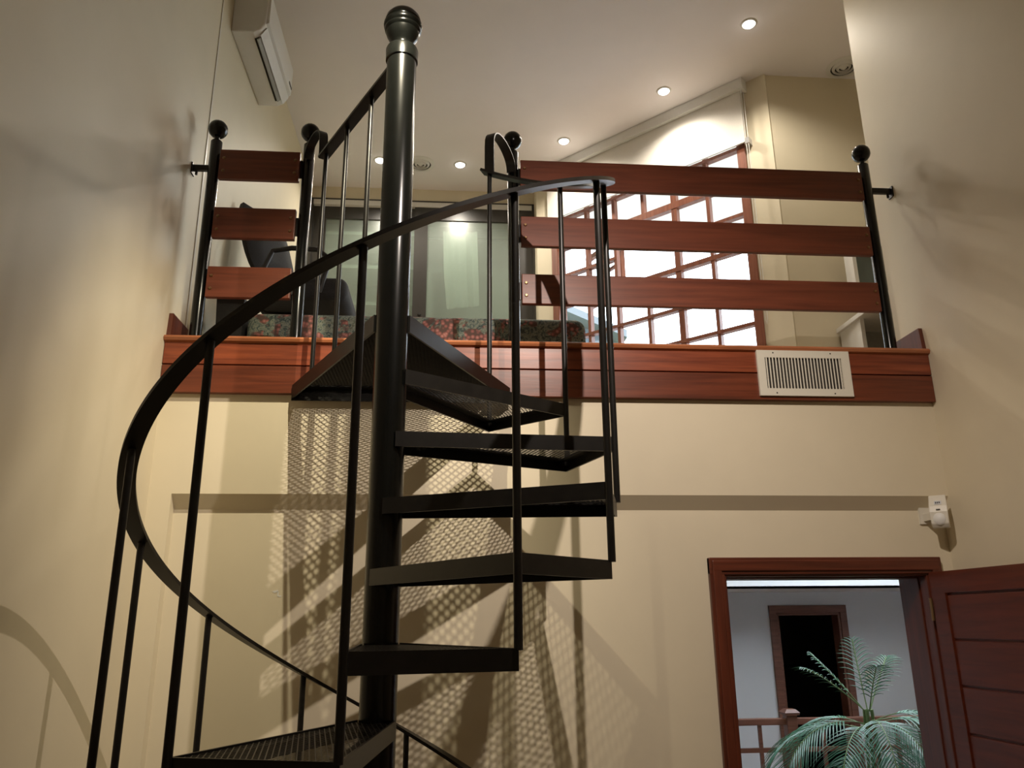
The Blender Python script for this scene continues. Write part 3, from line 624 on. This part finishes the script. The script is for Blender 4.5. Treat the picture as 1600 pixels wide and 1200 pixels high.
vs_ = [p for c_ in cols for p in c_]; vs_ += [(p[0], p[1]+.012, p[2]) for p in vs_]; K = 3*(NS+1); fs = []
for i in range(NS):
    for j in range(2):
        a_, b_, c_, d_ = 3*i+j, 3*i+3+j, 3*i+4+j, 3*i+1+j; fs += [(a_, b_, c_, d_), (K+d_, K+c_, K+b_, K+a_)]
tag(obj('hanging_garment', g.add(vs_, fs), 'cloth', smooth=True), 'white cloth hanging behind the right frosted wardrobe door', 'garment')

# air conditioner on the left mezzanine wall
ac = thing('air_conditioner', (-.972, .8, 5.02), 'white split air conditioner high on the mezzanine wall', 'air conditioner')
AX = -.972; ay0, ay1 = .47, 1.135
def acp(prof, y0, y1): # prof in (x offset, z)
    n = len(prof); return G().add([(AX+a, y0, z) for a, z in prof]+[(AX+a, y1, z) for a, z in prof], [tuple(range(n-1, -1, -1)), tuple(range(n, 2*n))]+[(i, (i+1) % n, n+(i+1) % n, n+i) for i in range(n)])
obj('housing', acp([(0, 5.0), (.12, 5.0), (.155, 5.018), (.182, 5.06), (.19, 5.27), (.17, 5.29), (0, 5.29)], ay0, ay1), 'white', ac, bevel=.006)
obj('front_panel', acp([(.175, 5.062), (.198, 5.075), (.2, 5.262), (.18, 5.275)], ay0+.012, ay1-.012), 'white', ac)
obj('air_outlet', acp([(.115, 4.999), (.118, 4.994), (.142, 5.003), (.14, 5.011)], ay0+.05, ay1-.06), 'dark', ac)
obj('louver', acp([(.128, 4.993), (.132, 4.989), (.150, 5.006), (.147, 5.01)], ay0+.05, ay1-.06), 'grey', ac)
obj('lower_flap', acp([(.150, 5.009), (.154, 5.003), (.186, 5.052), (.182, 5.056)], ay0+.03, ay1-.03), 'white', ac)
obj('badge', acp([(.199, 5.11), (.202, 5.11), (.202, 5.125), (.199, 5.125)], ay1-.09, ay1-.02), 'alum', ac)

# round ceiling diffusers
for x, y, lab in ((-.014, 2.615, 'round ceiling air diffuser between two downlights near the wardrobe'), (2.968, 1.201, 'round ceiling air diffuser half hidden by the right wall')):
    t = thing('ceiling_diffuser', (x, y, CEIL), lab, 'vent', 'round ceiling air diffusers')
    for r0, r1, d0 in ((.088, .118, .006), (.060, .078, .012), (.034, .050, .014), (.0, .024, .015)):
        pr = [(r1, CEIL), (r1, CEIL-.003), ((r0+r1)/2, CEIL-d0), (max(r0, .0001), CEIL-d0-.004), (max(r0, .0001), CEIL-.001)]
        obj('ring', G().lathe(pr, (x, y, 0), 32), 'white', t, smooth=True)
    obj('throat', G().lathe([(0, CEIL-.0012), (.09, CEIL-.0012)], (x, y, 0), 28), 'dark', t)
# recessed downlights
def downlight(x, y, p, lab, grp, col, size=150, blend=.7):
    t = thing('downlight', (x, y, CEIL), lab, 'light', grp)
    obj('trim_ring', G().lathe([(.038, CEIL-.002), (.041, CEIL-.007), (.052, CEIL-.003), (.054, CEIL)], (x, y, 0), 28), 'white', t, smooth=True)
    obj('bulb', G().lathe([(0, CEIL-.024), (.018, CEIL-.022), (.033, CEIL-.014), (.041, CEIL-.004), (.041, CEIL-.002)], (x, y, 0), 24), 'lamp', t, smooth=True)
    s = spot('downlight_beam', (x, y, CEIL-.05), p, col, size, blend); s.parent = t; s.location = (0, 0, -.05)
LB = ['lit downlight at the top right, above the slanted window blind', 'lit downlight over the middle of the roller blind', 'lit downlight just left of the roller blind end',
      'lit downlight right of the stair column, above the wardrobe', 'lit downlight at the left edge of the stair column']
for (x, y), lb in zip(MEZZ_LIGHTS, LB): downlight(x, y, MEZZ_POWER, lb, 'mezzanine ceiling downlights', WARM2)
SB = ['ceiling downlight over the front of the stairwell, above the view', 'ceiling downlight over the left of the stair landing, above the view']
for (x, y, p), lb in zip(STAIR_FILL, SB): downlight(x, y, p, lb, 'stairwell ceiling downlights', WARM3)
# pendant bar with two spotlights just above the view
hA, hB = Vector(HEADS[0][0]), Vector(HEADS[1][0]); BZ = 4.34; back = Vector((-.03, -.06, 0))
mid = (hA+hB)/2+back; mid.z = BZ
t = thing('pendant_spotlight', mid, 'pendant bar with two spotlights over the stairs just above the view', 'light')
obj('cord', G().cyl(mid, (mid.x, mid.y, CEIL), .005, 8), 'rubber', t)
pa, pb = (Vector((h.x, h.y, BZ))+back for h in (hA, hB))
obj('crossbar', G().cyl(pa, pb, .012, 12), 'rubber', t)
for pos, am, pw, colr, cone in HEADS:
    P_ = Vector(pos); aim = (Vector(am)-P_).normalized()
    hd = obj('spot_head', G().cyl(P_-aim*.11, P_-aim*.012, .03, 20, .045), 'rubber', t, smooth=True)
    obj('stem', G().tube([Vector((P_.x, P_.y, BZ))+back, P_-aim*.08], .005, 8), 'rubber', hd)
    pl = spot('spotlight_beam', P_, pw, colr, cone, 1.0, .008); pl.parent = t; pl.location = P_-mid
    pl.rotation_euler = aim.to_track_quat('-Z', 'Y').to_euler()

# floral daybed
db = thing('daybed', (.1, .55, MZ), 'low daybed with dark floral upholstery along the mezzanine edge', 'daybed')
def cushion(name, x0, x1, y0, y1, z0, z1, mat, parent, r=.06):
    g = G().box((x0, y0, z0), (x1, y1, z1)); o = obj(name, g, mat, parent, smooth=True); b = o.modifiers.new('bevel', 'BEVEL'); b.width = r; b.segments = 5; return o
cushion('mattress', -.725, .935, .38, .68, 3.14, 3.312, 'floral', db, .055)
obj('bed_base', G().box((-.68, .40, 3.06), (.88, .66, 3.145)), 'fabric', db)
for lx in (-.62, .82):
    for ly in (.44, .62): obj('leg', G().cyl((lx, ly, MZ), (lx, ly, 3.07), .02, 10), 'rubber', db)
g = G().add([(-.335, .50, 3.314), (-.17, .42, 3.314), (-.11, .56, 3.314), (-.275, .64, 3.318), (-.335, .50, 3.316), (-.17, .42, 3.316), (-.11, .56, 3.316), (-.275, .64, 3.32)], [(0, 3, 2, 1), (4, 5, 6, 7), (0, 1, 5, 4), (1, 2, 6, 5), (2, 3, 7, 6), (3, 0, 4, 7)])
tag(obj('paper_sheet', g, 'paper'), 'white paper sheet lying on the floral daybed', 'paper')
# office chair
oc = thing('office_chair', (-.60, .97, MZ), 'black office chair with armrests beyond the short railing', 'chair')
cushion('seat', -.80, -.30, .72, 1.22, 3.53, 3.66, 'fabric', oc, .05)
bk = G(); bd = Vector((-.26, .10, .95)).normalized()
def bpt(u, v, t): return Vector((-.735, .93, 3.70))+bd*u+Vector((.5*v, .866*v, 0))+Vector((.866*bd.z, -.5*bd.z, -bd.x))*t
g = bk; NU, NV = 8, 8; vs_ = []; fs = []
for s in (0, 1):
    for i in range(NU+1):
        for j in range(NV+1):
            u = .47*i/NU; w = .195*(1-.25*(abs(i/NU-.5)*2)**3); v = -w+2*w*j/NV; e = (1-(abs(j/NV-.5)*2)**4)*(1-(abs(i/NU-.5)*2)**6)
            vs_.append(bpt(u, v, (.012+.035*e) if s else -.012-.02*e))
K = (NU+1)*(NV+1)
for i in range(NU):
    for j in range(NV):
        a_ = i*(NV+1)+j; fs += [(a_, a_+1, a_+NV+2, a_+NV+1), (K+a_+NV+1, K+a_+NV+2, K+a_+1, K+a_)]
for i in range(NU):
    a_, b_ = i*(NV+1), (i+1)*(NV+1); fs += [(a_, b_, K+b_, K+a_), (a_+NV, K+a_+NV, K+b_+NV, b_+NV)]
for j in range(NV): fs += [(j, K+j, K+j+1, j+1), (NU*(NV+1)+j, NU*(NV+1)+j+1, K+NU*(NV+1)+j+1, K+NU*(NV+1)+j)]
obj('backrest', g.add(vs_, fs), 'fabric', oc, smooth=True)
obj('back_support', G().tube([(-.62, .97, 3.52), (-.78, .97, 3.53), (-.87, .97, 3.65), bpt(.2, 0, -.03)], .018, 10), 'rubber', oc, smooth=True)
for yy in (.69, 1.25):
    obj('armrest', G().tube([(-.70, yy, 3.55), (-.74, yy, 3.67), (-.70, yy, 3.78), (-.60, yy, 3.80), (-.46, yy, 3.795), (-.41, yy, 3.755), (-.41, yy, 3.67), (-.44, yy, 3.55)], .014, 10), 'rubber', oc, smooth=True)
obj('gas_lift', G().cyl((-.58, .97, 3.12), (-.58, .97, 3.54), .022, 14), 'rubber', oc, smooth=True)
for i in range(5):
    a = 2*PI*i/5+.3; e = Vector((-.58+.25*math.cos(a), 0.97+.25*math.sin(a), 3.09)); l_ = obj('base_leg', G().cyl((-.58, .97, 3.14), e, .02, 8, .012), 'rubber', oc, smooth=True)
    obj('caster', G().cyl((e.x-.012, e.y, MZ+.027), (e.x+.012, e.y, MZ+.027), .027, 14), 'rubber', l_, smooth=True)
# dark box left of the daybed
tag(obj('storage_bin', G().hexa([(-.86, .40, MZ), (-.745, .40, MZ), (-.745, .62, MZ), (-.86, .62, MZ), (-.875, .39, 3.39), (-.74, .39, 3.39), (-.74, .64, 3.39), (-.875, .64, 3.39)]), 'fabric', bevel=.008), 'dark upright bin left of the floral daybed', 'bin')

# desk and monitor on the right
dk = thing('desk', (3.2, .95, MZ), 'white desk against the beige mezzanine wall behind the long railing', 'desk')
DT = 3.635
obj('desktop', G().box((2.715, .45, DT-.03), (4.0, 1.31, DT)), 'white', dk, bevel=.003)
obj('side_panel', G().box((2.735, 1.05, MZ), (2.76, 1.30, DT-.03)), 'white', dk); obj('back_panel', G().box((2.76, 1.27, 3.50), (3.95, 1.29, DT-.03)), 'grey', dk)
obj('side_panel', G().box((3.94, .5, MZ), (3.965, 1.3, DT-.03)), 'white', dk)
obj('leg', G().box((2.82, .88, MZ), (2.86, .92, DT-.03)), 'grey', dk)
mo = thing('computer_monitor', (2.95, 1.08, DT), 'grey computer monitor on the white desk behind the long railing', 'monitor')
obj('monitor_stand', G().lathe([(0, DT), (.1, DT), (.09, DT+.02), (.03, DT+.03), (.025, DT+.14), (0, DT+.14)], (2.97, 1.12, 0), 20), 'white', mo, smooth=True)
obj('monitor_case', G().box((2.745, 1.09, DT+.10), (3.20, 1.15, DT+.50)).box((2.745, 1.05, DT+.10), (2.768, 1.09, DT+.50)).box((3.177, 1.05, DT+.10), (3.20, 1.09, DT+.50)).box((2.745, 1.05, DT+.10), (3.20, 1.09, DT+.125)).box((2.745, 1.05, DT+.475), (3.20, 1.09, DT+.50)), 'white', mo)
obj('monitor_screen', G().box((2.768, 1.07, DT+.125), (3.177, 1.091, DT+.475)), 'screen', mo)
tag(obj('power_cable', G().tube([(2.98, 1.15, DT-.05), (2.985, 1.05, 3.45), (3.0, .9, 3.36), (3.04, .8, 3.33), (3.0, .72, 3.36), (2.96, .8, 3.37), (3.02, .9, 3.30), (3.06, .95, MZ+.01)], .009, 8), 'rubber', smooth=True), 'black power cable hanging under the white desk', 'cable')

# ================================================================= outside
hs = thing('neighbour_house', (3.8, 17, -1), 'grey-blue neighbouring house seen through the lower left window panes', 'house')
obj('house_wall', G().add([(2.9, 16, -1), (4.5, 16, -1), (4.5, 24, -1), (2.9, 24, -1), (2.9, 16, 9.6), (4.5, 16, 8.9), (4.5, 24, 8.9), (2.9, 24, 9.6)], [(0, 3, 2, 1), (4, 5, 6, 7), (0, 1, 5, 4), (1, 2, 6, 5), (2, 3, 7, 6), (3, 0, 4, 7)]), 'house', hs)
obj('house_roof', G().hexa([(2.6, 15.5, 9.75), (4.75, 15.5, 8.8), (4.75, 24.5, 8.8), (2.6, 24.5, 9.75), (2.6, 15.5, 9.95), (4.75, 15.5, 9.0), (4.75, 24.5, 9.0), (2.6, 24.5, 9.95)]), 'roof', hs)
for wx, wz in ((3.15, 8.3), (3.85, 8.1)):
    f = obj('house_window', G().box((wx, 15.93, wz-.8), (wx+.5, 16.0, wz+.75)), 'roof', hs); obj('house_pane', G().box((wx+.07, 15.91, wz-.72), (wx+.43, 15.94, wz+.67)), 'screen', f)
struct('ground', G().box((-40, -40, -1.2), (60, 80, -1.0)), 'tank', 'ground outside the building', 'ground')
